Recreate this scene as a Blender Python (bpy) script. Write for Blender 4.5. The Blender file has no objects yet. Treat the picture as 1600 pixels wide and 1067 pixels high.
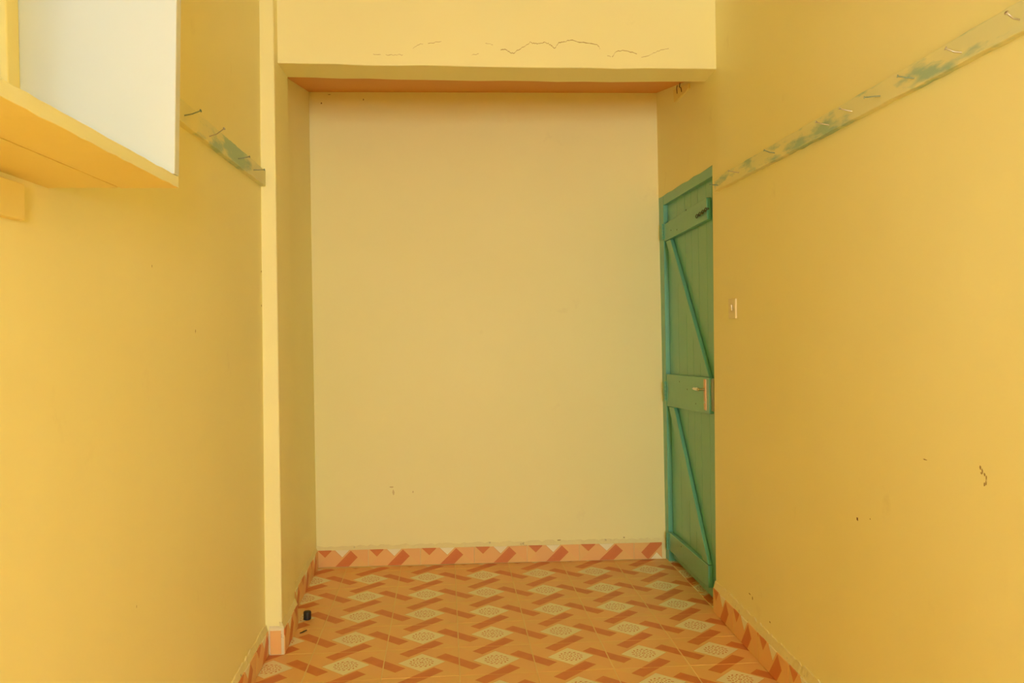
import bpy, bmesh, math, random
from mathutils import Vector, Matrix
random.seed(7)
S = bpy.context.scene
COL = S.collection

# ------------------------------------------------------------------ camera, sky, lights, exposure
F_PX = 1387.3
cam_d = bpy.data.cameras.new('camera'); cam_d.sensor_width = 36.0; cam_d.sensor_fit = 'HORIZONTAL'
cam_d.lens = F_PX / 1600 * 36; cam_d.clip_start = 0.05
cam = bpy.data.objects.new('camera', cam_d); COL.objects.link(cam)
YAW, PITCH, ROLL = 0.0757236, -0.0204538, -0.0138423
Fv = Vector((math.sin(YAW) * math.cos(PITCH), math.cos(YAW) * math.cos(PITCH), math.sin(PITCH)))
Rv = Vector((math.cos(YAW), -math.sin(YAW), 0)); Uv = Rv.cross(Fv)
c_, s_ = math.cos(ROLL), math.sin(ROLL)
R2 = c_ * Rv + s_ * Uv; U2 = -s_ * Rv + c_ * Uv
M = Matrix.Identity(4)
for i in range(3):
    M[i][0], M[i][1], M[i][2] = R2[i], U2[i], -Fv[i]
M[2][3] = 1.35
cam.matrix_world = M
S.camera = cam

W = bpy.data.worlds.new('sky'); S.world = W; W.use_nodes = True
bg = W.node_tree.nodes['Background']; bg.inputs[0].default_value = (0.93, 0.97, 1.0, 1); bg.inputs[1].default_value = 1.1

def area(name, loc, target, sx, sy, power, col):
    d = bpy.data.lights.new(name, 'AREA'); d.shape = 'RECTANGLE'; d.size = sx; d.size_y = sy
    d.energy = power; d.color = col
    o = bpy.data.objects.new(name, d); COL.objects.link(o); o.location = loc
    o.rotation_euler = (Vector(target) - Vector(loc)).to_track_quat('-Z', 'Y').to_euler()
    return o
# daylight outside the rear and boxed left windows; the right one is added fill
area('daylight_rear', (0.80, -4.95, 1.70), (0.1, 5.0, 1.25), 1.2, 1.5, 220, (0.94, 1.0, 1.05))
area('fill_right', (1.75, -2.5, 1.75), (0.0, -1.2, 1.3), 1.3, 1.3, 150, (0.94, 1.0, 1.05))  # added fill for the left wall, through an unseen window
area('daylight_left', (-1.35, 0.95, 2.35), (0.6, 1.35, 1.6), 1.3, 1.2, 3.5, (0.94, 1.0, 1.05))

S.view_settings.view_transform = 'Standard'; S.view_settings.look = 'None'
S.view_settings.gamma = 1.0; S.view_settings.use_curve_mapping = False
S.view_settings.exposure = 0.47
S.cycles.diffuse_bounces = 9

# ------------------------------------------------------------------ node helpers
class X:
    def __init__(s, t, sock): s.t = t; s.s = sock
    def _m(s, op, b=None, c=None, rev=False):
        n = s.t.nodes.new('ShaderNodeMath'); n.operation = op
        args = [s, b] if not rev else [b, s]
        if c is not None: args.append(c)
        for i, a in enumerate(args):
            if a is None: continue
            if isinstance(a, X): s.t.links.new(a.s, n.inputs[i])
            else: n.inputs[i].default_value = a
        return X(s.t, n.outputs[0])
    def __add__(s, b): return s._m('ADD', b)
    def __radd__(s, b): return s._m('ADD', b)
    def __sub__(s, b): return s._m('SUBTRACT', b)
    def __rsub__(s, b): return s._m('SUBTRACT', b, rev=True)
    def __mul__(s, b): return s._m('MULTIPLY', b)
    def __rmul__(s, b): return s._m('MULTIPLY', b)
    def __truediv__(s, b): return s._m('DIVIDE', b)
    def __lt__(s, b): return s._m('LESS_THAN', b)
    def __gt__(s, b): return s._m('GREATER_THAN', b)
    def abs(s): return s._m('ABSOLUTE')
    def round(s): return s._m('ROUND')
    def fract(s): return s._m('FRACT')
    def sqrt(s): return s._m('SQRT')
    def atan2(s, b): return s._m('ARCTAN2', b)
    def max(s, b): return s._m('MAXIMUM', b)
    def min(s, b): return s._m('MINIMUM', b)

def new_mat(name, rough=0.5, spec=0.5, metallic=0.0):
    m = bpy.data.materials.new(name); m.use_nodes = True
    t = m.node_tree; b = t.nodes['Principled BSDF']
    b.inputs['Roughness'].default_value = rough; b.inputs['Metallic'].default_value = metallic
    b.inputs['Specular IOR Level'].default_value = spec
    return m, t, b
def rgb(c): return (c[0], c[1], c[2], 1.0)
def coords(t, kind='Object'):
    return t.nodes.new('ShaderNodeTexCoord').outputs[kind]
def noise(t, vec, scale, detail=3.0, rough=0.5, stretch=None):
    if stretch:
        mp = t.nodes.new('ShaderNodeMapping'); mp.inputs['Scale'].default_value = stretch
        t.links.new(vec, mp.inputs['Vector']); vec = mp.outputs[0]
    n = t.nodes.new('ShaderNodeTexNoise'); n.inputs['Scale'].default_value = scale
    n.inputs['Detail'].default_value = detail; n.inputs['Roughness'].default_value = rough
    t.links.new(vec, n.inputs['Vector']); return X(t, n.outputs[0])
def mixc(t, fac, a, b):
    n = t.nodes.new('ShaderNodeMix'); n.data_type = 'RGBA'
    if isinstance(fac, X): t.links.new(fac.s, n.inputs[0])
    else: n.inputs[0].default_value = fac
    for k, v in ((6, a), (7, b)):
        if isinstance(v, (tuple, list)): n.inputs[k].default_value = rgb(v)
        else: t.links.new(v, n.inputs[k])
    return n.outputs[2]
def ramp(t, x, lo, hi):
    n = t.nodes.new('ShaderNodeMapRange'); n.inputs[1].default_value = lo; n.inputs[2].default_value = hi
    t.links.new(x.s, n.inputs[0]); return X(t, n.outputs[0])
def bump(t, b, h, strength, dist):
    n = t.nodes.new('ShaderNodeBump'); n.inputs['Strength'].default_value = strength
    n.inputs['Distance'].default_value = dist; t.links.new(h.s, n.inputs['Height'])
    t.links.new(n.outputs[0], b.inputs['Normal'])

def paint_mat(name, c1, c2, rough, spec, wear=None, wear_lo=0.6, wear_scale=5.0, bscale=7.0, bdist=0.004, stretch=None):
    m, t, b = new_mat(name, rough, spec)
    co = coords(t)
    col = mixc(t, ramp(t, noise(t, co, 2.2, 4), 0.3, 0.7), c1, c2)
    if wear:
        w = ramp(t, noise(t, co, wear_scale, 5, 0.6, stretch), wear_lo, wear_lo + 0.08)
        col = mixc(t, w, col, wear)
    t.links.new(col, b.inputs['Base Color'])
    h = noise(t, co, bscale, 3) + noise(t, co, 60, 3) * 0.08
    bump(t, b, h, 0.35, bdist)
    return m

WALL_A, WALL_B = (0.905, 0.854, 0.445), (0.89, 0.834, 0.423)
def wall_mat():
    m, t, b = new_mat('yellow_wall_paint', 0.5, 0.35)
    co = coords(t)
    col = mixc(t, ramp(t, noise(t, co, 1.7, 4), 0.3, 0.7), WALL_A, WALL_B)
    # small chips and fly specks scattered over the paint
    v = t.nodes.new('ShaderNodeTexVoronoi'); v.inputs['Scale'].default_value = 5.0
    t.links.new(co, v.inputs['Vector'])
    sep = t.nodes.new('ShaderNodeSeparateColor'); t.links.new(v.outputs['Color'], sep.inputs[0])
    r = X(t, sep.outputs[0])
    spot = (X(t, v.outputs['Distance']) < 0.016) * (r > 0.62)
    col = mixc(t, spot * 0.55, col, (0.32, 0.19, 0.06))
    # faint grey smears low on the walls
    sm = ramp(t, noise(t, co, 4.5, 5, 0.65), 0.66, 0.80)
    col = mixc(t, sm * 0.18, col, (0.50, 0.38, 0.17))
    t.links.new(col, b.inputs['Base Color'])
    h = noise(t, co, 3.0, 2) + noise(t, co, 14, 3) * 0.18 + noise(t, co, 90, 2) * 0.02
    bump(t, b, h, 0.3, 0.012)
    return m
M_WALL = wall_mat()
M_MORTAR = paint_mat('skirting_mortar_paint', (0.86, 0.79, 0.42), (0.78, 0.71, 0.38), 0.8, 0.2, (0.46, 0.40, 0.24), 0.64, 22, 30, 0.01)
M_CREAM = paint_mat('cream_gloss_paint', (0.63, 0.67, 0.63), (0.61, 0.65, 0.59), 0.38, 0.5, None, bscale=4, bdist=0.003)
M_BOX = paint_mat('yellow_wood_paint', (0.86, 0.74, 0.28), (0.84, 0.71, 0.25), 0.5, 0.4, None, bscale=12, bdist=0.006)
M_RAIL = paint_mat('worn_rail_paint', (0.88, 0.82, 0.40), (0.70, 0.74, 0.46), 0.5, 0.35, (0.38, 0.56, 0.42), 0.54, 6.0, 20, 0.004, (1, 0.35, 1.6))
M_DOOR = paint_mat('teal_door_gloss_paint', (0.14, 0.45, 0.33), (0.13, 0.43, 0.31), 0.30, 0.7, None, bscale=9, bdist=0.004)
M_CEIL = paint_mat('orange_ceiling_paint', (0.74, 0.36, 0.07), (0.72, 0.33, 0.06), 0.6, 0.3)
M_CEIL2 = paint_mat('main_ceiling_paint', (0.74, 0.56, 0.26), (0.72, 0.54, 0.24), 0.6, 0.3)
M_CRACK = paint_mat('crack_brown', (0.50, 0.36, 0.13), (0.40, 0.28, 0.10), 0.9, 0.1)
M_FAINT = paint_mat('faint_scuff', (0.74, 0.64, 0.30), (0.66, 0.55, 0.26), 0.8, 0.2)
M_DIRT = paint_mat('scuff_dirt', (0.48, 0.36, 0.16), (0.34, 0.24, 0.10), 0.9, 0.1)
M_GROUT = paint_mat('floor_grout', (0.88, 0.70, 0.36), (0.80, 0.60, 0.28), 0.9, 0.1, (0.45, 0.32, 0.14), 0.66, 3.0)
M_WHITEG = paint_mat('white_grout', (0.84, 0.76, 0.56), (0.74, 0.66, 0.46), 0.9, 0.1, (0.25, 0.16, 0.08), 0.62, 30)
M_SWITCH = paint_mat('switch_plastic', (0.82, 0.72, 0.42), (0.80, 0.70, 0.40), 0.35, 0.5)
M_STEEL, _t, _b = new_mat('nail_steel', 0.4, 0.5, 0.85); _b.inputs['Base Color'].default_value = (0.60, 0.57, 0.50, 1)
M_NAILP = paint_mat('nail_teal_paint', (0.20, 0.33, 0.24), (0.30, 0.30, 0.18), 0.5, 0.4)
M_CHROME, _t, _b = new_mat('chrome', 0.15, 0.5, 1.0); _b.inputs['Base Color'].default_value = (0.78, 0.74, 0.68, 1)
M_BRASS, _t, _b = new_mat('worn_brass', 0.35, 0.5, 0.7); _b.inputs['Base Color'].default_value = (0.70, 0.40, 0.20, 1)
M_BLACK = paint_mat('black_plastic', (0.018, 0.017, 0.016), (0.03, 0.028, 0.025), 0.45, 0.4)
M_WIRE = paint_mat('dark_wire', (0.16, 0.06, 0.02), (0.10, 0.04, 0.015), 0.6, 0.3)
M_CHAIN = paint_mat('dark_chain', (0.07, 0.10, 0.03), (0.04, 0.05, 0.02), 0.5, 0.4)

def glass_mat():
    m = bpy.data.materials.new('window_glass'); m.use_nodes = True; t = m.node_tree
    t.nodes.clear()
    o = t.nodes.new('ShaderNodeOutputMaterial'); a = t.nodes.new('ShaderNodeBsdfTransparent')
    g = t.nodes.new('ShaderNodeBsdfGlossy'); g.inputs['Roughness'].default_value = 0.02
    f = t.nodes.new('ShaderNodeFresnel'); f.inputs[0].default_value = 1.45
    x = t.nodes.new('ShaderNodeMixShader')
    t.links.new(f.outputs[0], x.inputs[0]); t.links.new(a.outputs[0], x.inputs[1]); t.links.new(g.outputs[0], x.inputs[2])
    t.links.new(x.outputs[0], o.inputs[0]); return m
M_GLASS = glass_mat()

def tile_mat():
    """Printed ceramic: white diamond with a dashed rosette, dark bars woven over the tile edges (uv: u right, v down)."""
    m, t, b = new_mat('printed_floor_tile', 0.38, 0.45)
    uv = t.nodes.new('ShaderNodeUVMap'); uv.uv_map = 'UVMap'
    sp = t.nodes.new('ShaderNodeSeparateXYZ'); t.links.new(uv.outputs[0], sp.inputs[0])
    u = X(t, sp.outputs[0]); v = X(t, sp.outputs[1])
    K = 0.70711
    wu = u - u.round(); wv = v - v.round()      # offsets from the nearest tile edge
    cu = u - 0.5; cv = v - 0.5
    def bar(al, ac): return ((al.abs()) < 0.338) * (((ac + 0.012).abs()) < 0.092)
    barA = bar((wv - cu) * K, (cu + wv) * K)
    barB = bar((wu + cv) * K, (wu - cv) * K)
    dark = barA.max(barB)
    dia = (cu.abs() + cv.abs()) < 0.312
    edge = ((cu.abs() + cv.abs()) < 0.322)
    pink = ((wu.abs() - wv.abs()) * (wu * wv) * -1.0) > 0.0
    nz = noise(t, uv.outputs[0], 5, 3)
    col = mixc(t, pink, (0.84, 0.53, 0.185), (0.85, 0.50, 0.185))
    col = mixc(t, edge, col, (0.74, 0.42, 0.14))
    col = mixc(t, dia, col, (0.90, 0.86, 0.60))
    dk = mixc(t, ramp(t, nz, 0.35, 0.65), (0.69, 0.225, 0.055), (0.64, 0.185, 0.045))
    col = mixc(t, dark, col, dk)
    r = (cu * cu + cv * cv).sqrt(); th = cu.atan2(cv)
    T2 = 1 / (2 * math.pi)
    d1 = ((th * (14 * T2) + r * 9.0 + 20.0).fract() < 0.42) * (((r - 0.145).abs()) < 0.017)
    d2 = ((th * (12 * T2) - r * 12.0 + 20.0).fract() < 0.42) * (((r - 0.102).abs()) < 0.012)
    d3 = ((th * (8 * T2) + r * 8.0 + 20.0).fract() < 0.4) * (((r - 0.060).abs()) < 0.010)
    d4 = ((r - 0.018).abs()) < 0.007
    fl = d1.max(d2).max(d3).max(d4)
    col = mixc(t, fl * 0.9, col, (0.60, 0.22, 0.05))
    oi = t.nodes.new('ShaderNodeObjectInfo')
    col = mixc(t, X(t, oi.outputs['Random']) * 0.10, col, (0.62, 0.34, 0.10))
    t.links.new(col, b.inputs['Base Color'])
    co = coords(t)
    bump(t, b, noise(t, co, 12, 2), 0.12, 0.003)
    return m
M_TILE = tile_mat()

# ------------------------------------------------------------------ mesh helpers
class MB:
    def __init__(s): s.v = []; s.f = []; s.uv = {}
    def quad_box(s, lo, hi):
        """prism between two matching loops of points"""
        n = len(lo); k = len(s.v); s.v += [tuple(p) for p in lo] + [tuple(p) for p in hi]
        s.f.append(tuple(k + i for i in reversed(range(n)))); s.f.append(tuple(k + n + i for i in range(n)))
        for i in range(n):
            j = (i + 1) % n; s.f.append((k + i, k + j, k + n + j, k + n + i))
        return s
    def box(s, x0, x1, y0, y1, z0, z1, fx=None):
        """box; fx(z) adds a lean to x"""
        f = fx or (lambda z: 0.0)
        lo = [(x0 + f(z0), y0, z0), (x1 + f(z0), y0, z0), (x1 + f(z0), y1, z0), (x0 + f(z0), y1, z0)]
        hi = [(x0 + f(z1), y0, z1), (x1 + f(z1), y0, z1), (x1 + f(z1), y1, z1), (x0 + f(z1), y1, z1)]
        return s.quad_box(lo, hi)
    def tube(s, pts, r, n=8, caps=True):
        pts = [Vector(p) for p in pts]; k = len(s.v); rr = r if isinstance(r, (list, tuple)) else [r] * len(pts)
        for i, p in enumerate(pts):
            a = pts[max(0, i - 1)]; b = pts[min(len(pts) - 1, i + 1)]; d = (b - a).normalized()
            q = d.orthogonal().normalized() if i == 0 else (q - d * q.dot(d)).normalized()
            w = d.cross(q)
            for j in range(n):
                an = 2 * math.pi * j / n; s.v.append(tuple(p + (q * math.cos(an) + w * math.sin(an)) * rr[i]))
        for i in range(len(pts) - 1):
            for j in range(n):
                j2 = (j + 1) % n; s.f.append((k + i * n + j, k + i * n + j2, k + (i + 1) * n + j2, k + (i + 1) * n + j))
        if caps:
            s.f.append(tuple(k + j for j in reversed(range(n)))); s.f.append(tuple(k + (len(pts) - 1) * n + j for j in range(n)))
        return s
    def mesh(s, name, mat):
        me = bpy.data.meshes.new(name); me.from_pydata(s.v, [], s.f)
        bm = bmesh.new(); bm.from_mesh(me); bmesh.ops.recalc_face_normals(bm, faces=bm.faces); bm.to_mesh(me); bm.free()
        me.materials.append(mat); return me
    def build(s, name, mat, parent=None, bevel=0.0, seg=2, smooth=False):
        me = s.mesh(name, mat)
        o = bpy.data.objects.new(name, me); COL.objects.link(o)
        if parent: o.parent = parent
        if smooth:
            for p in me.polygons: p.use_smooth = True
        if bevel:
            b = o.modifiers.new('bevel', 'BEVEL'); b.width = bevel; b.segments = seg; b.limit_method = 'ANGLE'
        return o
def tag(o, label=None, cat=None, group=None, kind=None):
    if label: o['label'] = label
    if cat: o['category'] = cat
    if group: o['group'] = group
    if kind: o['kind'] = kind
    return o
def empty(name, loc=(0, 0, 0)):
    o = bpy.data.objects.new(name, None); COL.objects.link(o); o.location = loc; o.empty_display_size = 0.1; return o
def place(o, loc):
    """move the origin of a top-level object's base to loc, keeping everything where it is"""
    return o

# ------------------------------------------------------------------ room shell
def LX(z): return -0.755 + 0.0095 * z                     # left wall face
def RX(y, z): return 1.238 + 0.011 * min(0.0, y - 4.0) - 0.007 * z    # right wall face
def BY(x, z): return 4.993 - 0.0315 * x + 0.012 * z       # back wall face
def DX(z): return 1.238 - 0.007 * z
Y_REAR, H = -4.5, 3.0
OUT_L, OUT_R = -0.97, 1.45

# floor bed
MB().box(OUT_L, OUT_R, Y_REAR - 0.2, 5.25, -0.12, -0.0010).build('floor', M_GROUT)
FLOOR = bpy.data.objects['floor']; tag(FLOOR, 'tiled floor, orange tiles with white diamonds and brown woven bars', 'floor', kind='structure')

def left_wall():
    m = MB()
    def seg(y0, y1, z0, z1):
        m.quad_box([(OUT_L, y0, z0), (LX(z0), y0, z0), (LX(z0), y1, z0), (OUT_L, y1, z0)],
                   [(OUT_L, y0, z1), (LX(z1), y0, z1), (LX(z1), y1, z1), (OUT_L, y1, z1)])
    seg(Y_REAR, 0.50, 0, H); seg(0.50, 1.715, 0, 1.622); seg(0.50, 1.715, 2.56, H); seg(1.715, 3.70, 0, H)
    return m.build('wall_left', M_WALL)
tag(left_wall(), 'yellow painted left wall with a boxed window and a nail rail', 'wall', kind='structure')

RWY0, RWY1 = -3.1, -1.9         # opening for the added window in the right wall, behind the viewer
def right_wall():
    m = MB()
    EY0, EY1 = 4.012, 3.963           # door edge: floor and lintel height
    ZD = 2.056
    def pr(pts):
        m.quad_box([(RX(y, z), y, z) for y, z in pts], [(OUT_R, y, z) for y, z in pts])
    pr([(RWY1, 0), (EY0, 0), (EY1, ZD), (EY1, H), (RWY1, H)])
    pr([(Y_REAR, 0), (RWY0, 0), (RWY0, H), (Y_REAR, H)]); pr([(RWY0, 0), (RWY1, 0), (RWY1, 1.0), (RWY0, 1.0)]); pr([(RWY0, 2.3), (RWY1, 2.3), (RWY1, H), (RWY0, H)])
    # lintel with a slightly ragged lower edge
    low = []
    for i in range(13):
        y = EY1 + (5.2 - EY1) * i / 12; low.append((y, ZD + (0 if i in (0,) else random.uniform(-0.005, 0.004)) - 0.008 * i / 12))
    pr(low + [(5.2, H), (EY1, H)])
    return m.build('wall_right', M_WALL)
tag(right_wall(), 'yellow painted right wall with a nail rail, a light switch and scuffs', 'wall', kind='structure')

m = MB(); m.quad_box([(OUT_L, BY(OUT_L, 0), 0), (OUT_R, BY(OUT_R, 0), 0), (OUT_R, 5.3, 0), (OUT_L, 5.3, 0)],
                     [(OUT_L, BY(OUT_L, H), H), (OUT_R, BY(OUT_R, H), H), (OUT_R, 5.3, H), (OUT_L, 5.3, H)])
WB = m.build('wall_back', M_WALL); tag(WB, 'bare yellow back wall of the alcove behind the beam', 'wall', kind='structure')
m = MB(); m.box(OUT_L, -0.733, 4.02, 5.04, 0, H)
tag(m.build('wall_alcove', M_WALL), 'narrow yellow left side wall of the alcove behind the pilaster', 'wall', kind='structure')

# rear wall behind the camera with a window opening
m = MB()
WX0, WX1, WZ0, WZ1 = 0.25, 1.22, 0.95, 2.35
m.box(OUT_L, WX0, Y_REAR - 0.2, Y_REAR, 0, H); m.box(WX1, OUT_R, Y_REAR - 0.2, Y_REAR, 0, H)
m.box(WX0, WX1, Y_REAR - 0.2, Y_REAR, 0, WZ0); m.box(WX0, WX1, Y_REAR - 0.2, Y_REAR, WZ1, H)
tag(m.build('wall_rear', M_WALL), 'yellow rear wall with a window, behind the viewer', 'wall', kind='structure')

tag(MB().box(OUT_L, OUT_R, Y_REAR - 0.2, 3.78, H, H + 0.12).build('ceiling', M_CEIL2), 'painted ceiling above the room', 'ceiling', kind='structure')
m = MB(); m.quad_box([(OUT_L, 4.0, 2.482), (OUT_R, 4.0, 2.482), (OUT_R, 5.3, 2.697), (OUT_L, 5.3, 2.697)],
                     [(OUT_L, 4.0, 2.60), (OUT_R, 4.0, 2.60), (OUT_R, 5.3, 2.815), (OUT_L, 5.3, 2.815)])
tag(m.build('ceiling_alcove', M_CEIL), 'sloping orange ceiling of the alcove behind the beam', 'ceiling', kind='structure')

# pilaster on the left
PF, PB = 3.70, 4.02
def PX(z): return -0.687 + 0.005 * z
m = MB(); nseg = 10; 
for i in range(nseg):
    pass
lo = [(OUT_L, PF, 0), (PX(0), PF, 0), (PX(0), PB, 0), (OUT_L, PB, 0)]
hi = [(OUT_L, PF, H), (PX(H), PF, H), (PX(H), PB, H), (OUT_L, PB, H)]
PIL = m.quad_box(lo, hi).build('trim_2', M_WALL, bevel=0.006, seg=3)
tag(PIL, 'narrow yellow pilaster on the left carrying the beam', 'pilaster', kind='structure')

# beam
def beam():
    m = MB(); n = 16; jr = random.Random(3)
    rows = []
    for i in range(n + 1):
        t = i / n; x = -0.684 + t * (1.26 + 0.684)
        tt = (x + 0.672) / 1.892
        yf = 3.78 + 0.10 * tt; yb = 4.02 + 0.038 * tt; z = 2.447 + 0.018 * tt; zb = 2.453 + 0.002 * tt
        w = jr.uniform(-0.003, 0.003) - 0.006 * math.sin(math.pi * t)
        rows.append([(x, yf, z + w), (x, yb, zb + jr.uniform(-0.002, 0.002) - 0.007 * math.sin(math.pi * t)), (x, yb + 0.02, H + 0.05), (x, yf - 0.0, H + 0.05)])
    for r in rows: m.v += r
    for i in range(n):
        for j in range(4):
            a = i * 4; j2 = (j + 1) % 4
            m.f.append((a + j, a + j2, a + 4 + j2, a + 4 + j))
    m.f.append((0, 1, 2, 3)); m.f.append(tuple(n * 4 + j for j in (3, 2, 1, 0)))
    return m.build('trim_1', M_WALL, bevel=0.005, seg=3)
BEAM = beam(); tag(BEAM, 'yellow plastered beam across the room with a hairline crack', 'beam', kind='structure')

# hairline cracks on the beam front
CR = [[(-.283, 2.492), (-.250, 2.4915)], [(-.229, 2.490), (-.19, 2.4925), (-.158, 2.493)], [(-.118, 2.520), (-.091, 2.538), (-.072, 2.541)], [(-.05, 2.543), (.006, 2.554)],
      [(.195, 2.553), (.225, 2.545)], [(.258, 2.522), (.280, 2.528), (.300, 2.514), (.318, 2.511), (.335, 2.526), (.360, 2.540), (.386, 2.561), (.408, 2.554), (.432, 2.555), (.455, 2.562), (.475, 2.552), (.493, 2.537), (.514, 2.561), (.540, 2.567), (.566, 2.575), (.596, 2.566), (.640, 2.563), (.682, 2.556), (.695, 2.539)],
      [(.725, 2.512), (.742, 2.506)], [(.748, 2.508), (.768, 2.531), (.811, 2.536), (.859, 2.522)], [(.880, 2.505), (.93, 2.525), (.959, 2.538), (1.003, 2.549)], [(.135, 2.499), (.165, 2.506)]]
for ci, line in enumerate(CR):
    m = MB(); jr = random.Random(ci); pts = []
    for (a, b) in zip(line[:-1], line[1:]):
        for k in range(5):
            t = k / 5; pts.append((a[0] + (b[0] - a[0]) * t + jr.uniform(-.002, .002), a[1] + (b[1] - a[1]) * t + jr.uniform(-.0025, .0025)))
    pts.append(line[-1])
    main = ci in (5, 7)
    for i, (x, z) in enumerate(pts):
        tt = (x + 0.672) / 1.892; y = 3.78 + 0.10 * tt - 0.0006
        w = (0.0016 if main else 0.0009) * jr.uniform(0.5, 1.2)
        m.v += [(x, y, z - w), (x, y, z + w)]
        if i: m.f.append((2 * i - 2, 2 * i, 2 * i + 1, 2 * i - 1))
    m.build('crack', M_CRACK, BEAM)

# scuffs and chips
def blob_right(y, z, ry, rz, mat, par, seed):
    jr = random.Random(seed); m = MB(); n = 9
    for i in range(n):
        a = 2 * math.pi * i / n; k = jr.uniform(0.6, 1.15); yy = y + ry * k * math.cos(a); zz = z + rz * k * math.sin(a)
        m.v.append((RX(yy, zz) - 0.0007, yy, zz))
    m.f.append(tuple(range(n))); return m.build('scuff', mat, par)
WR = bpy.data.objects['wall_right']
for i, (y, z, a, b) in enumerate([(1.922, 1.008, .0035, .006), (1.915, 1.001, .0035, .006), (1.906, .995, .003, .005), (1.900, .988, .003, .007), (1.901, .978, .003, .006), (1.907, .972, .003, .005), (1.918, .996, .004, .003),
                                  (2.160, .990, .013, .002), (2.545, .754, .006, .006), (2.463, .772, .003, .003), (3.535, .228, .012, .003), (3.50, .22, .006, .008), (3.30, .19, .01, .003)]):
    blob_right(y, z, a, b, M_DIRT if i != 8 else M_WIRE, WR, i)
def blob_left(y, z, ry, rz, seed):
    jr = random.Random(seed); m = MB(); n = 8
    for i in range(n):
        a = 2 * math.pi * i / n; k = jr.uniform(0.6, 1.15); yy = y + ry * k * math.cos(a); zz = z + rz * k * math.sin(a)
        m.v.append((LX(zz) + 0.0007, yy, zz))
    m.f.append(tuple(range(n))); return m.build('scuff', M_DIRT, bpy.data.objects['wall_left'])
for i, q in enumerate([(3.684, 1.575, .008, .005), (3.682, 1.436, .008, .005), (2.716, 1.34, .003, .007), (2.327, 1.508, .002, .005), (2.183, .683, .002, .004)]): blob_left(*q, i)
for i, (x, z, a, b) in enumerate([(-.665, 2.592, .005, .006), (-.432, 2.612, .004, .006), (-.62, 2.64, .01, .002), (-.31, .44, .012, .006), (-.30, .41, .006, .02), (-.19, .41, .004, .008), (.63, .118, .012, .004), (1.0, .125, .006, .004)]):
    jr = random.Random(i + 50); m = MB()
    for k in range(8):
        an = math.pi * k / 4; kk = jr.uniform(.6, 1.1); xx = x + a * kk * math.cos(an); zz = z + b * kk * math.sin(an)
        m.v.append((xx, BY(xx, zz) - 0.0007, zz))
    m.f.append(tuple(range(8))); m.build('scuff', M_FAINT if i in (3, 4, 5) else M_DIRT, WB)

# ------------------------------------------------------------------ tiles
TS = 0.30; X0 = -0.5614; Y0 = 3.3899; GAP = 0.0018
def tile_mesh(corners_fn, a0, a1, b0, b1, uvf, th):
    """chamfered tile: local rectangle a x b, corners_fn(a, b, h) -> world/local point, uvf(a, b)"""
    ch = 0.0012
    rings = [(0, 0.0), (0, th - ch), (ch, th)]
    v = []; uv = []
    for ins, h in rings:
        for (a, b) in ((a0 + ins, b0 + ins), (a1 - ins, b0 + ins), (a1 - ins, b1 - ins), (a0 + ins, b1 - ins)):
            v.append(corners_fn(a, b, h)); uv.append(uvf(a, b))
    f = [(8, 9, 10, 11), (3, 2, 1, 0)]
    for r in (0, 4):
        for i in range(4):
            j = (i + 1) % 4; f.append((r + i, r + j, r + 4 + j, r + 4 + i))
    me = bpy.data.meshes.new('tile'); me.from_pydata(v, [], f)
    bm = bmesh.new(); bm.from_mesh(me); bmesh.ops.recalc_face_normals(bm, faces=bm.faces); bm.to_mesh(me); bm.free()
    l = me.uv_layers.new(name='UVMap')
    for p in me.polygons:
        for li in p.loop_indices: l.data[li].uv = uv[me.loops[li].vertex_index]
    me.materials.append(M_TILE); return me
def add_tile(me, parent, loc=(0, 0, 0), name='tile'):
    o = bpy.data.objects.new(name, me); COL.objects.link(o); o.parent = parent; o.location = loc; return o

flo = lambda a, b, h: (a, b, h - 0.006)
fuv = lambda a, b: (a / TS, 1 - b / TS)
full = tile_mesh(flo, GAP, TS - GAP, GAP, TS - GAP, fuv, 0.006)
cuts = {}
jt = random.Random(11)
for j in range(-20, 6):
    for i in range(-1, 6):
        x = X0 + TS * i; y = Y0 + TS * j
        a0, a1, b0, b1 = GAP, TS - GAP, GAP, TS - GAP
        if i == -1: a0 = -0.752 - x
        if i == 5: a1 = min(a1, 1.2365 - x)
        if j == 5: b1 = 4.97 - y if i != 5 else 4.945 - y
        if y < -1.9: continue
        # beside and behind the pilaster
        if i == -1 and y + TS > PF and y < PB: 
            a0 = max(a0, -0.686 - x)
        key = tuple(round(q, 4) for q in (a0, a1, b0, b1))
        if key == tuple(round(q, 4) for q in (GAP, TS - GAP, GAP, TS - GAP)): me = full
        else:
            if key not in cuts: cuts[key] = tile_mesh(flo, a0, a1, b0, b1, fuv, 0.006)
            me = cuts[key]
        add_tile(me, FLOOR, (x, y, jt.uniform(-0.0005, 0.0003)))
# cut pieces along the door threshold
ty = 4.02
k = 0
while ty < 4.93:
    w = jt.uniform(0.10, 0.17); y1 = min(ty + w, 4.935)
    ou, ov = [(0.36, 0.42), (0.55, 0.86), (0.42, 0.50), (0.52, 0.93), (0.5, 0.46), (0.9, 0.5), (0.48, 0.40), (0.45, 0.98)][k % 8]; k += 1
    me = tile_mesh(lambda a, b, h: (a, b, h - 0.006), 1.2405, 1.30, ty + 0.002, y1 - 0.002,
                   lambda a, b, ou=ou, ov=ov, ty=ty: (ou + (a - 1.27) / TS, ov - (b - ty - 0.07) / TS), 0.0065)
    add_tile(me, FLOOR); ty = y1

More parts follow.
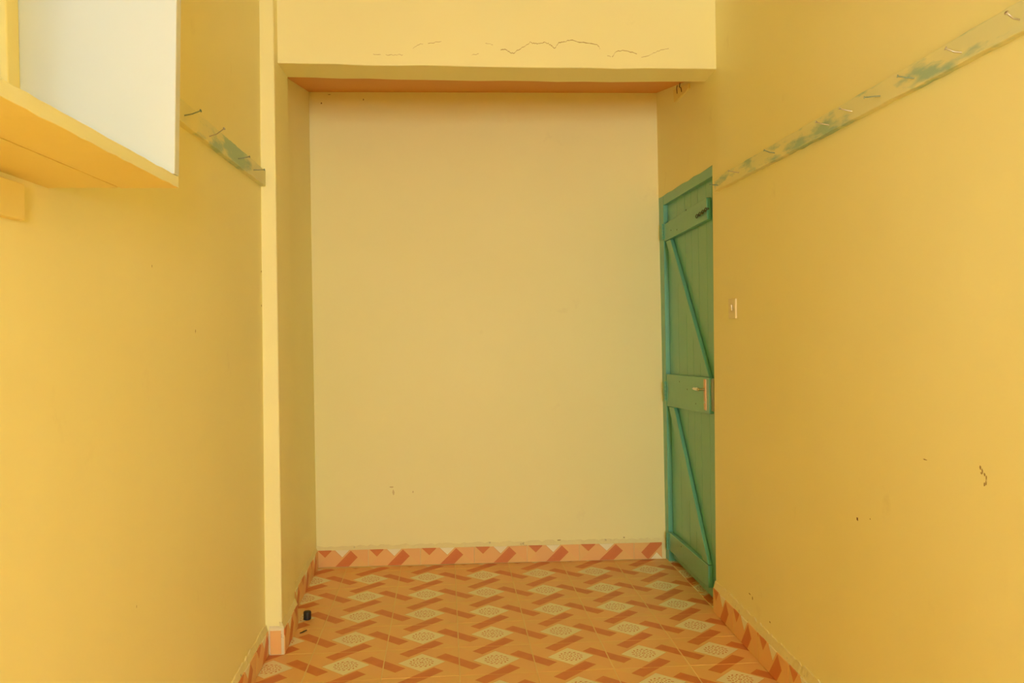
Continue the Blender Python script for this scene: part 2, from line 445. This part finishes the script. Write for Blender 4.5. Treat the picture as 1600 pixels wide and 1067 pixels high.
# skirting: mortar bed + tiles
def bed(name, path_fn, L0, L1, zt, zw, label, par_label='skirting'):
    """path_fn(s, off) -> (x, y) at length s, off metres in front of the wall face"""
    m = MB(); n = max(2, int(abs(L1 - L0) / 0.02)); jr = random.Random(hash(name) % 1000 if False else len(name) * 7)
    for i in range(n + 1):
        s = L0 + (L1 - L0) * i / n
        ja = jr.uniform(-.004, .004); jb = jr.uniform(-.006, .006); jo = jr.uniform(-.0012, .001)
        prof = [(-0.01, 0), (0.0085, 0), (0.0095 + jo, zt - 0.002 + ja * .3), (0.007 + jo, zt + 0.004 + ja * .5), (0.0012, zw + jb), (-0.01, zw + 0.002 + jb)]
        for off, z in prof:
            x, y = path_fn(s, off, z); m.v.append((x, y, z))
    q = 6
    for i in range(n):
        for j in range(q):
            j2 = (j + 1) % q; m.f.append((i * q + j, i * q + j2, (i + 1) * q + j2, (i + 1) * q + j))
    m.f.append(tuple(range(q))); m.f.append(tuple(n * q + j for j in reversed(range(q))))
    o = m.build(name, M_MORTAR); tag(o, label, 'baseboard', kind='structure'); return o
def skirt_tiles(parent, path_fn, joints, zt, us=None, flip=()):
    for k, (s0, s1) in enumerate(zip(joints[:-1], joints[1:])):
        d = 1 if s1 > s0 else -1
        u0, u1 = us[k] if us and us[k] else (0.0, abs(s1 - s0) / TS if abs(abs(s1 - s0) - TS) > 0.02 else 1.0)
        L = abs(s1 - s0)
        def cf(a, b, h, s0=s0, d=d):
            x, y = path_fn(s0 + d * a, 0.004 + h, b); return (x, y, b)
        if k in flip: uvf = lambda a, b, L=L: (0.93 - a / TS, 0.69 + b / TS * 0.96)
        else: uvf = lambda a, b, u0=u0, u1=u1, L=L: (u0 + (u1 - u0) * a / L, 1.0 - b / zt * 0.325)
        add_tile(tile_mesh(cf, 0.0012, L - 0.0012, 0.002, zt, uvf, 0.008), parent)
pb = lambda s, off, z: (s, BY(s, z) - off)
B1 = bed('baseboard_back', pb, -0.733, 1.236, 0.094, 0.116, 'row of cut orange tiles along the foot of the back wall')
skirt_tiles(B1, pb, [-0.727, -0.445, -0.154, 0.148, 0.446, 0.742, 1.054, 1.215], 0.094, us=[(0.02, 1)] + [None] * 6, flip=(6,))
pr_ = lambda s, off, z: (RX(s, z) - 0.003 - off, s)
B2 = bed('baseboard_right', pr_, 4.008, 1.0, 0.113, 0.146, 'cut orange skirting tiles along the foot of the right wall')
skirt_tiles(B2, pr_, [4.012, 3.718, 3.396, 3.082, 2.78, 2.48, 2.18, 1.88, 1.58, 1.28, 1.0], 0.113)
pl = lambda s, off, z: (LX(z) + 0.003 + off, s)
B3 = bed('baseboard_left', pl, 1.0, 3.695, 0.100, 0.126, 'cut orange skirting tiles along the foot of the left wall')
skirt_tiles(B3, pl, [1.05, 1.35, 1.65, 1.95, 2.25, 2.55, 2.85, 3.15, 3.45, 3.686], 0.100)
pp = lambda s, off, z: (PX(z) + off, s)
B4 = bed('baseboard_pilaster', pp, PF - 0.004, PB + 0.004, 0.106, 0.130, 'cut orange skirting tiles on the side of the left pilaster')
skirt_tiles(B4, pp, [PF - 0.008, 3.925, 4.022], 0.104, us=[(0.10, 0.85), (0.0, 0.32)])
pf = lambda s, off, z: (s, PF - off)
B5 = bed('baseboard_front', pf, -0.738, -0.678, 0.103, 0.118, 'chipped skirting tile piece with white grout on the front of the pilaster')
B5.data.materials[0] = M_WHITEG
skirt_tiles(B5, pf, [-0.735, -0.688], 0.100, us=[(0.86, 0.99)])
pa = lambda s, off, z: (-0.733 + off, s)
B6 = bed('baseboard_alcove', pa, 4.02, 4.985, 0.100, 0.118, 'cut orange skirting tiles on the left side wall of the alcove')
skirt_tiles(B6, pa, [4.03, 4.13, 4.42, 4.71, 4.99], 0.098, us=[(0.67, 1), None, None, None])

# ------------------------------------------------------------------ boxed window, left
WIN = empty('window_1', (-0.77, 1.1, 1.618)); tag(WIN, 'window in a projecting yellow wooden box high on the left wall', 'window', kind='structure')
M_EDGE = paint_mat('pale_board_edge', (0.80, 0.80, 0.52), (0.78, 0.77, 0.46), 0.5, 0.4, bscale=18, bdist=0.004)
def wpart(m, name, mat, bevel=0.002):
    o = m.build(name, mat, None, bevel); o.parent = WIN; o.matrix_parent_inverse = Matrix.Translation(-Vector(WIN.location)); return o
lean = lambda z: 0.033 * (z - 1.618)
def ragged_board(x0, x1, y0, y1, z0, z1, seed, amp):
    m = MB(); n = 40; jr = random.Random(seed)
    for i in range(n + 1):
        y = y0 + (y1 - y0) * i / n; q = jr.uniform(-amp, amp) if 0 < i < n else 0; q2 = jr.uniform(-amp, amp) if 0 < i < n else 0
        m.v += [(x0, y, z0), (x1 + q * .6, y, z0 + q), (x1 + q2 * .6, y, z1 + q2), (x0, y, z1)]
    for i in range(n):
        for j in range(4):
            j2 = (j + 1) % 4; m.f.append((i * 4 + j, i * 4 + j2, i * 4 + 4 + j2, i * 4 + 4 + j))
    m.f.append((0, 1, 2, 3)); m.f.append(tuple(n * 4 + j for j in (3, 2, 1, 0))); return m
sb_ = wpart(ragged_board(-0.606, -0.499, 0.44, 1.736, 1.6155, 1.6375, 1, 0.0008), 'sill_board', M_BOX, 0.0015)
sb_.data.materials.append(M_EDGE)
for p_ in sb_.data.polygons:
    if p_.normal.x > 0.7 or p_.normal.z > 0.7: p_.material_index = 1       # paler front edge and top faces
wpart(ragged_board(-0.80, -0.6115, 0.46, 1.738, 1.6165, 1.6375, 2, 0.0006), 'sill_board', M_BOX, 0.0015)
wpart(MB().box(-0.80, -0.499, 1.708, 1.737, 1.6378, 2.56, lean), 'side_board', M_CREAM)
wpart(MB().box(-0.80, -0.499, 0.44, 0.47, 1.6378, 2.56, lean), 'side_board', M_CREAM)
wpart(MB().box(-0.80, -0.465, 0.44, 1.74, 2.56, 2.585), 'top_board', M_BOX)
wpart(MB().box(-0.635, -0.585, 0.47, 1.70, 1.6377, 1.645), 'cover_strip', M_BOX, 0.001)  # unseen strip added to keep light out of the gap between the boards
wpart(MB().box(-0.742, -0.724, 0.50, 1.609, 1.540, 1.6035), 'support_batten', M_BOX, 0.002)
FX0, FX1 = -0.845, -0.771
fr = MB(); fr.box(FX0, FX1, 1.660, 1.7075, 1.60, 2.56); fr.box(FX0, FX1, 0.50, 0.545, 1.60, 2.56)
fr.box(FX0, FX1, 0.545, 1.660, 1.60, 1.645); fr.box(FX0, FX1, 0.545, 1.660, 2.515, 2.56)
wpart(fr, 'window_frame', M_BOX, 0.003)
wpart(MB().box(-0.825, -0.79, 1.08, 1.12, 1.645, 2.515), 'mullion', M_BOX, 0.003)
wpart(MB().box(-0.788, -0.784, 0.545, 1.08, 1.645, 2.515), 'glass_pane', M_GLASS, 0)
wpart(MB().box(-0.788, -0.784, 1.12, 1.660, 1.645, 2.515), 'glass_pane', M_GLASS, 0)

# rear window
WIN2 = empty('window_2', (0.62, Y_REAR - 0.1, WZ0)); tag(WIN2, 'two-pane window in the rear wall behind the viewer', 'window', kind='structure')
def w2(m, name, mat, bevel=0.003):
    o = m.build(name, mat, None, bevel); o.parent = WIN2; o.matrix_parent_inverse = Matrix.Translation(-Vector(WIN2.location)); return o
fr = MB(); ya, yb = Y_REAR - 0.13, Y_REAR - 0.07
fr.box(WX0, WX0 + .05, ya, yb, WZ0, WZ1); fr.box(WX1 - .05, WX1, ya, yb, WZ0, WZ1); fr.box(WX0 + .05, WX1 - .05, ya, yb, WZ0, WZ0 + .05); fr.box(WX0 + .05, WX1 - .05, ya, yb, WZ1 - .05, WZ1)
w2(fr, 'window_frame', M_BOX)
w2(MB().box(0.715, 0.755, ya, yb, WZ0 + .05, WZ1 - .05), 'mullion', M_BOX)
for a, b in ((WX0 + .05, .715), (.755, WX1 - .05)): w2(MB().box(a, b, Y_REAR - .102, Y_REAR - .098, WZ0 + .05, WZ1 - .05), 'glass_pane', M_GLASS, 0)

WIN_FILL = empty('window_fill', (1.35, -2.5, 1.0)); tag(WIN_FILL, 'added single-pane window in the right wall, unseen behind the viewer', 'window', kind='structure')  # unseen window, added to brighten the left wall
def w3(m, name, mat, bevel=0.003):
    o = m.build(name, mat, None, bevel); o.parent = WIN_FILL; o.matrix_parent_inverse = Matrix.Translation(-Vector(WIN_FILL.location)); return o
fr = MB(); xa, xb = 1.33, 1.39
fr.box(xa, xb, RWY0, RWY0 + .05, 1.0, 2.3); fr.box(xa, xb, RWY1 - .05, RWY1, 1.0, 2.3); fr.box(xa, xb, RWY0 + .05, RWY1 - .05, 1.0, 1.05); fr.box(xa, xb, RWY0 + .05, RWY1 - .05, 2.25, 2.3)
w3(fr, 'window_frame', M_BOX)
w3(MB().box(1.358, 1.362, RWY0 + .05, RWY1 - .05, 1.05, 2.25), 'glass_pane', M_GLASS, 0)

# ------------------------------------------------------------------ door
DOOR = empty('door_1', (1.26, 4.45, 0.0)); tag(DOOR, 'green ledged and braced plank door in the right wall of the alcove', 'door', kind='structure')
def dpart(m, name, mat, bevel=0.002, label=None, parent=None):
    o = m.build(name, mat, None, bevel); p = parent or DOOR
    o.parent = p; o.matrix_parent_inverse = Matrix.Translation(-Vector(DOOR.location)) if p is DOOR else Matrix.Identity(4)
    if label: o['label'] = label
    return o
def dquad(m, pts, x0, x1):
    """panel from four (y, z) points between depth offsets x0 < x1 behind the wall face"""
    m.quad_box([(DX(z) + x0, y, z) for y, z in pts], [(DX(z) + x1, y, z) for y, z in pts]); return m
# frame
dpart(dquad(MB(), [(4.888, 0.0), (4.99, 0.0), (4.99, 2.055), (4.880, 2.055)], 0.001, 0.09), 'frame_jamb', M_DOOR, 0.002)
dpart(dquad(MB(), [(3.95, 0.0), (4.05, 0.0), (4.035, 2.055), (3.92, 2.055)], 0.026, 0.09), 'frame_jamb', M_DOOR, 0.002)
dpart(dquad(MB(), [(3.935, 2.008), (4.879, 1.995), (4.879, 2.075), (3.935, 2.075)], 0.002, 0.09), 'frame_head', M_DOOR, 0.002)
# planks
pj = [4.056, 4.152, 4.290, 4.408, 4.527, 4.686, 4.878]
jr = random.Random(5)
for k, (a, b) in enumerate(zip(pj[:-1], pj[1:])):
    o = jr.uniform(-0.0008, 0.0008)
    sb = 0.012
    dpart(dquad(MB(), [(a + 0.0006 + sb * (k == 0) * 0, 0.022), (b - 0.0006, 0.022), (b - 0.0006, 2.02), (a + 0.0006, 2.02)], 0.0245 + o, 0.046 + o), 'plank', M_DOOR, 0.0022)
# ledges
LED = []
for pts in ([(4.062, 1.821), (4.872, 1.793), (4.872, 1.888), (4.072, 1.925)], [(4.078, 0.911), (4.872, 0.876), (4.872, 1.055), (4.078, 1.083)], [(4.136, 0.073), (4.884, 0.066), (4.884, 0.168), (4.134, 0.180)]):
    LED.append(dpart(dquad(MB(), pts, 0.0015, 0.0240), 'ledge', M_DOOR, 0.003))
# braces
dpart(dquad(MB(), [(4.850, 1.792), (4.752, 1.795), (4.080, 1.084), (4.162, 1.082)], 0.004, 0.0238), 'brace', M_DOOR, 0.003)
dpart(dquad(MB(), [(4.849, 0.875), (4.731, 0.880), (4.140, 0.183), (4.236, 0.182)], 0.004, 0.0238), 'brace', M_DOOR, 0.003)
# hinges
for z0, z1, y in ((1.806, 1.893, 4.879), (0.905, 1.016, 4.882), (0.066, 0.164, 4.888)):
    h = MB(); n = 5
    for i in range(n):
        a = z0 + (z1 - z0) * i / n; b = z0 + (z1 - z0) * (i + 1) / n - 0.002
        h.tube([(DX(a) - 0.004, y, a), (DX(b) - 0.004, y, b)], 0.0062, 8)
    h.box(DX(z0) - 0.0015, DX(z0) + 0.002, y - 0.024, y + 0.024, z0, z1)
    dpart(h, 'hinge', M_DOOR, 0)
# lock
lk = MB(); dquad(lk, [(4.116, 0.925), (4.146, 0.925), (4.146, 1.072), (4.116, 1.072)], -0.0035, 0.0016)
LOCK = dpart(lk, 'lock_plate', M_BRASS, 0.001, 'worn brass lock plate')
dpart(MB().tube([(1.229, 4.131, 1.024), (1.213, 4.131, 1.024), (1.199, 4.131, 1.024), (1.196, 4.136, 1.024)], [.008, .0075, .0075, .007], 12).tube([(1.197, 4.128, 1.024), (1.196, 4.150, 1.024), (1.195, 4.190, 1.024), (1.197, 4.215, 1.022)], [.008, .009, .008, .006], 12), 'lever_handle', M_CHROME, 0, 'chrome lever handle')
dpart(dquad(MB(), [(4.0768, 0.925), (4.0788, 0.925), (4.0788, 1.075), (4.0768, 1.075)], 0.0125, 0.0205), 'lock_strip', M_STEEL, 0.0005, 'steel lock edge strip')
dpart(MB().tube([(1.232, 4.13, 0.962), (1.226, 4.13, 0.962)], 0.006, 10), 'keyhole_cover', M_STEEL, 0)
# keep on the near jamb
dpart(dquad(MB(), [(4.050, 0.925), (4.056, 0.925), (4.056, 1.08), (4.050, 1.08)], 0.012, 0.030), 'lock_keep', M_STEEL, 0.0008, 'steel lock keep')
# latch chain on the top ledge
ch = MB()
for k in range(8):
    t = k / 7; y = 4.205 - 0.17 * t; z = 1.853 + 0.014 * t; x = DX(z) - 0.004; pts = []
    for i in range(9):
        a = 2 * math.pi * i / 8
        pts.append((x - (0.004 * math.sin(a) if k % 2 else 0.002), y + 0.016 * math.cos(a), z + (0.003 if k % 2 else 0.009) * math.sin(a)))
    ch.tube(pts, 0.0022, 6, False)
dpart(ch, 'latch_chain', M_CHAIN, 0, 'dark chain latch')
for y, z in ((4.42, 1.91), (4.60, 1.83), (4.72, 1.84), (4.60, 1.03), (4.45, 1.0), (4.3, 0.94), (4.62, 0.15)):
    dpart(MB().tube([(DX(z) + 0.003, y, z), (DX(z) + 0.0006, y, z)], 0.004, 8), 'nail_head', M_CHAIN, 0)
# step behind the door so the opening is closed
m = MB().box(1.30, OUT_R, 3.95, 5.2, -0.002, 2.10)
tag(m.build('trim_3', M_MORTAR), 'plain block of wall behind the green door', 'wall', kind='structure')

# ------------------------------------------------------------------ nail rails
def rail_board(name, xf, y0, y1, z0, z1, th, seed):
    m = MB(); n = 60; jr = random.Random(seed)
    for i in range(n + 1):
        y = y0 + (y1 - y0) * i / n; q = jr.uniform(-.0016, .0016); q2 = jr.uniform(-.0014, .0014)
        zz0 = z0(y) + q; zz1 = z1(y) + q2
        m.v += [(xf(y, zz0, 0.004), y, zz0), (xf(y, zz0, -th), y, zz0), (xf(y, zz1, -th), y, zz1), (xf(y, zz1, 0.004), y, zz1)]
    for i in range(n):
        for j in range(4):
            j2 = (j + 1) % 4; m.f.append((i * 4 + j, i * 4 + j2, i * 4 + 4 + j2, i * 4 + 4 + j))
    m.f.append((0, 1, 2, 3)); m.f.append(tuple(n * 4 + j for j in (3, 2, 1, 0)))
    return m
def nail(base, head, parent, seed, bend):
    b = Vector(base); h = Vector(head); d = (h - b).normalized(); jr = random.Random(seed)
    root = b - (h - b) * 0.25
    mid = b.lerp(h, 0.5) + Vector((0, 0, -bend))
    m = MB().tube([root, b, mid, h], 0.0019, 8)
    o = m.build('nail', M_STEEL if jr.random() < .55 else M_NAILP, None, 0)
    e = (h - mid).normalized()
    hd = MB().tube([h - e * 0.0012, h + e * 0.0008, h + e * 0.0016], [0.0020, 0.0048, 0.0042], 10)
    k = len(o.data.vertices)
    me = o.data; bm = bmesh.new(); bm.from_mesh(me)
    vs = [bm.verts.new(v) for v in hd.v]
    for f in hd.f: bm.faces.new([vs[i] for i in f])
    bmesh.ops.recalc_face_normals(bm, faces=bm.faces); bm.to_mesh(me); bm.free()
    for p in me.polygons: p.use_smooth = True
    o.parent = parent; return o
RR = rail_board('coat_rail', lambda y, z, o: RX(y, z) + o, 1.0, 3.87, lambda y: 1.9285 - 0.0028 * (y - 1.75), lambda y: 1.992 - 0.006 * (y - 1.8), 0.021, 4).build('coat_rail', M_RAIL, bevel=0.002)
tag(RR, 'long worn yellow and teal coat rail with nine nails on the right wall', 'coat rail')
NR = [([1.202, 3.815, 1.941], [1.167, 3.817, 1.944]), ([1.199, 3.526, 1.947], [1.164, 3.549, 1.958]), ([1.195, 3.124, 1.949], [1.16, 3.137, 1.961]), ([1.19, 2.66, 1.946], [1.155, 2.677, 1.959]), ([1.188, 2.502, 1.95], [1.153, 2.509, 1.96]), ([1.186, 2.331, 1.951], [1.151, 2.352, 1.952]), ([1.184, 2.154, 1.95], [1.149, 2.17, 1.959]), ([1.182, 1.946, 1.951], [1.147, 1.951, 1.961]), ([1.179, 1.738, 1.954], [1.144, 1.728, 1.964])]
for i, (b, h) in enumerate(NR): nail(b, h, RR, i, [0, .001, .002, .002, .001, 0.0, .001, .003, .004][i])
RL = rail_board('coat_rail', lambda y, z, o: LX(z) - o, 1.85, 3.692, lambda y: 1.9215, lambda y: 1.985, 0.020, 9).build('coat_rail', M_RAIL, bevel=0.002)
tag(RL, 'short worn yellow and teal coat rail with four nails on the left wall', 'coat rail')
NL = [([-0.717, 2.559, 1.944], [-0.681, 2.592, 1.965]), ([-0.717, 2.823, 1.941], [-0.681, 2.864, 1.974]), ([-0.717, 3.208, 1.944], [-0.681, 3.226, 1.954]), ([-0.716, 3.461, 1.948], [-0.681, 3.484, 1.953])]
for i, (b, h) in enumerate(NL): nail(b, h, RL, i + 20, [.002, .005, .001, .001][i])

# ------------------------------------------------------------------ small things
SW = empty('light_switch', (1.222, 3.69, 1.40)); tag(SW, 'small cream light switch on the right wall beside the green door', 'switch')
def spart(m, name, mat, bevel, par, label=None):
    o = m.build(name, mat, None, bevel); o.parent = par; o.matrix_parent_inverse = Matrix.Translation(-Vector(par.location))
    if label: o['label'] = label
    return o
xw = RX(3.69, 1.4)
spart(MB().box(xw - 0.007, xw + 0.002, 3.645, 3.737, 1.357, 1.442), 'plate', M_SWITCH, 0.003, SW)
spart(MB().quad_box([(xw - 0.0085, 3.678, 1.388), (xw - 0.0085, 3.704, 1.388), (xw - 0.0085, 3.704, 1.416), (xw - 0.0085, 3.678, 1.416)],
                    [(xw - 0.0115, 3.679, 1.389), (xw - 0.0115, 3.703, 1.389), (xw - 0.0145, 3.703, 1.415), (xw - 0.0145, 3.679, 1.415)]), 'rocker', M_SWITCH, 0.001, SW)

CP = empty('cable_plate', (1.215, 4.43, 2.49)); tag(CP, 'small cream board with two loose dark wires high above the green door', 'cable board')
xw = RX(4.4, 2.52)
spart(MB().quad_box([(xw - .011, 4.30, 2.488), (xw - .011, 4.57, 2.486), (xw - .011, 4.585, 2.556), (xw - .011, 4.30, 2.515)],
                    [(xw + .004, 4.30, 2.488), (xw + .004, 4.57, 2.486), (xw + .004, 4.585, 2.556), (xw + .004, 4.30, 2.515)]), 'board', M_BOX, 0.002, CP)
spart(MB().tube([(xw - .013, 4.493, 2.556), (xw - .016, 4.493, 2.54), (xw - .013, 4.497, 2.515)], 0.002, 8), 'wire', M_WIRE, 0, CP)
spart(MB().tube([(xw - .016, 4.43, 2.552), (xw - .020, 4.425, 2.53), (xw - .016, 4.412, 2.522), (xw - .016, 4.402, 2.500)], 0.002, 8), 'wire', M_WIRE, 0, CP)

# black cap on the floor
def cap():
    m = MB(); n = 28; r = 0.0178; prof = [(r * .97, 0.0), (r, .002), (r, .030), (r * .95, .035), (r * .86, .037), (0.0005, .0372)]
    for (rr, z) in prof:
        for j in range(n):
            a = 2 * math.pi * j / n; q = rr * (1.0 if j % 2 else 0.965) if 0 < z < .031 else rr
            m.v.append((q * math.cos(a), q * math.sin(a), z))
    for i in range(len(prof) - 1):
        for j in range(n):
            j2 = (j + 1) % n; m.f.append((i * n + j, i * n + j2, i * n + n + j2, i * n + n + j))
    m.f.append(tuple(range(n))[::-1]); m.f.append(tuple((len(prof) - 1) * n + j for j in range(n)))
    o = m.build('bottle_cap', M_BLACK, bevel=0.0006); o.location = (-0.650, 4.125, 0.0005); return o
tag(cap(), 'small black ribbed bottle cap standing on the floor by the pilaster', 'cap')
o = MB().tube([(-.014, -.019, .003), (0, .0, .0034), (.010, .016, .003)], [.0022, .0028, .0018], 7).build('splinter', M_BLACK)
o.location = (-0.639, 3.953, 0.0); tag(o, 'thin black splinter lying on the floor before the bottle cap', 'splinter')
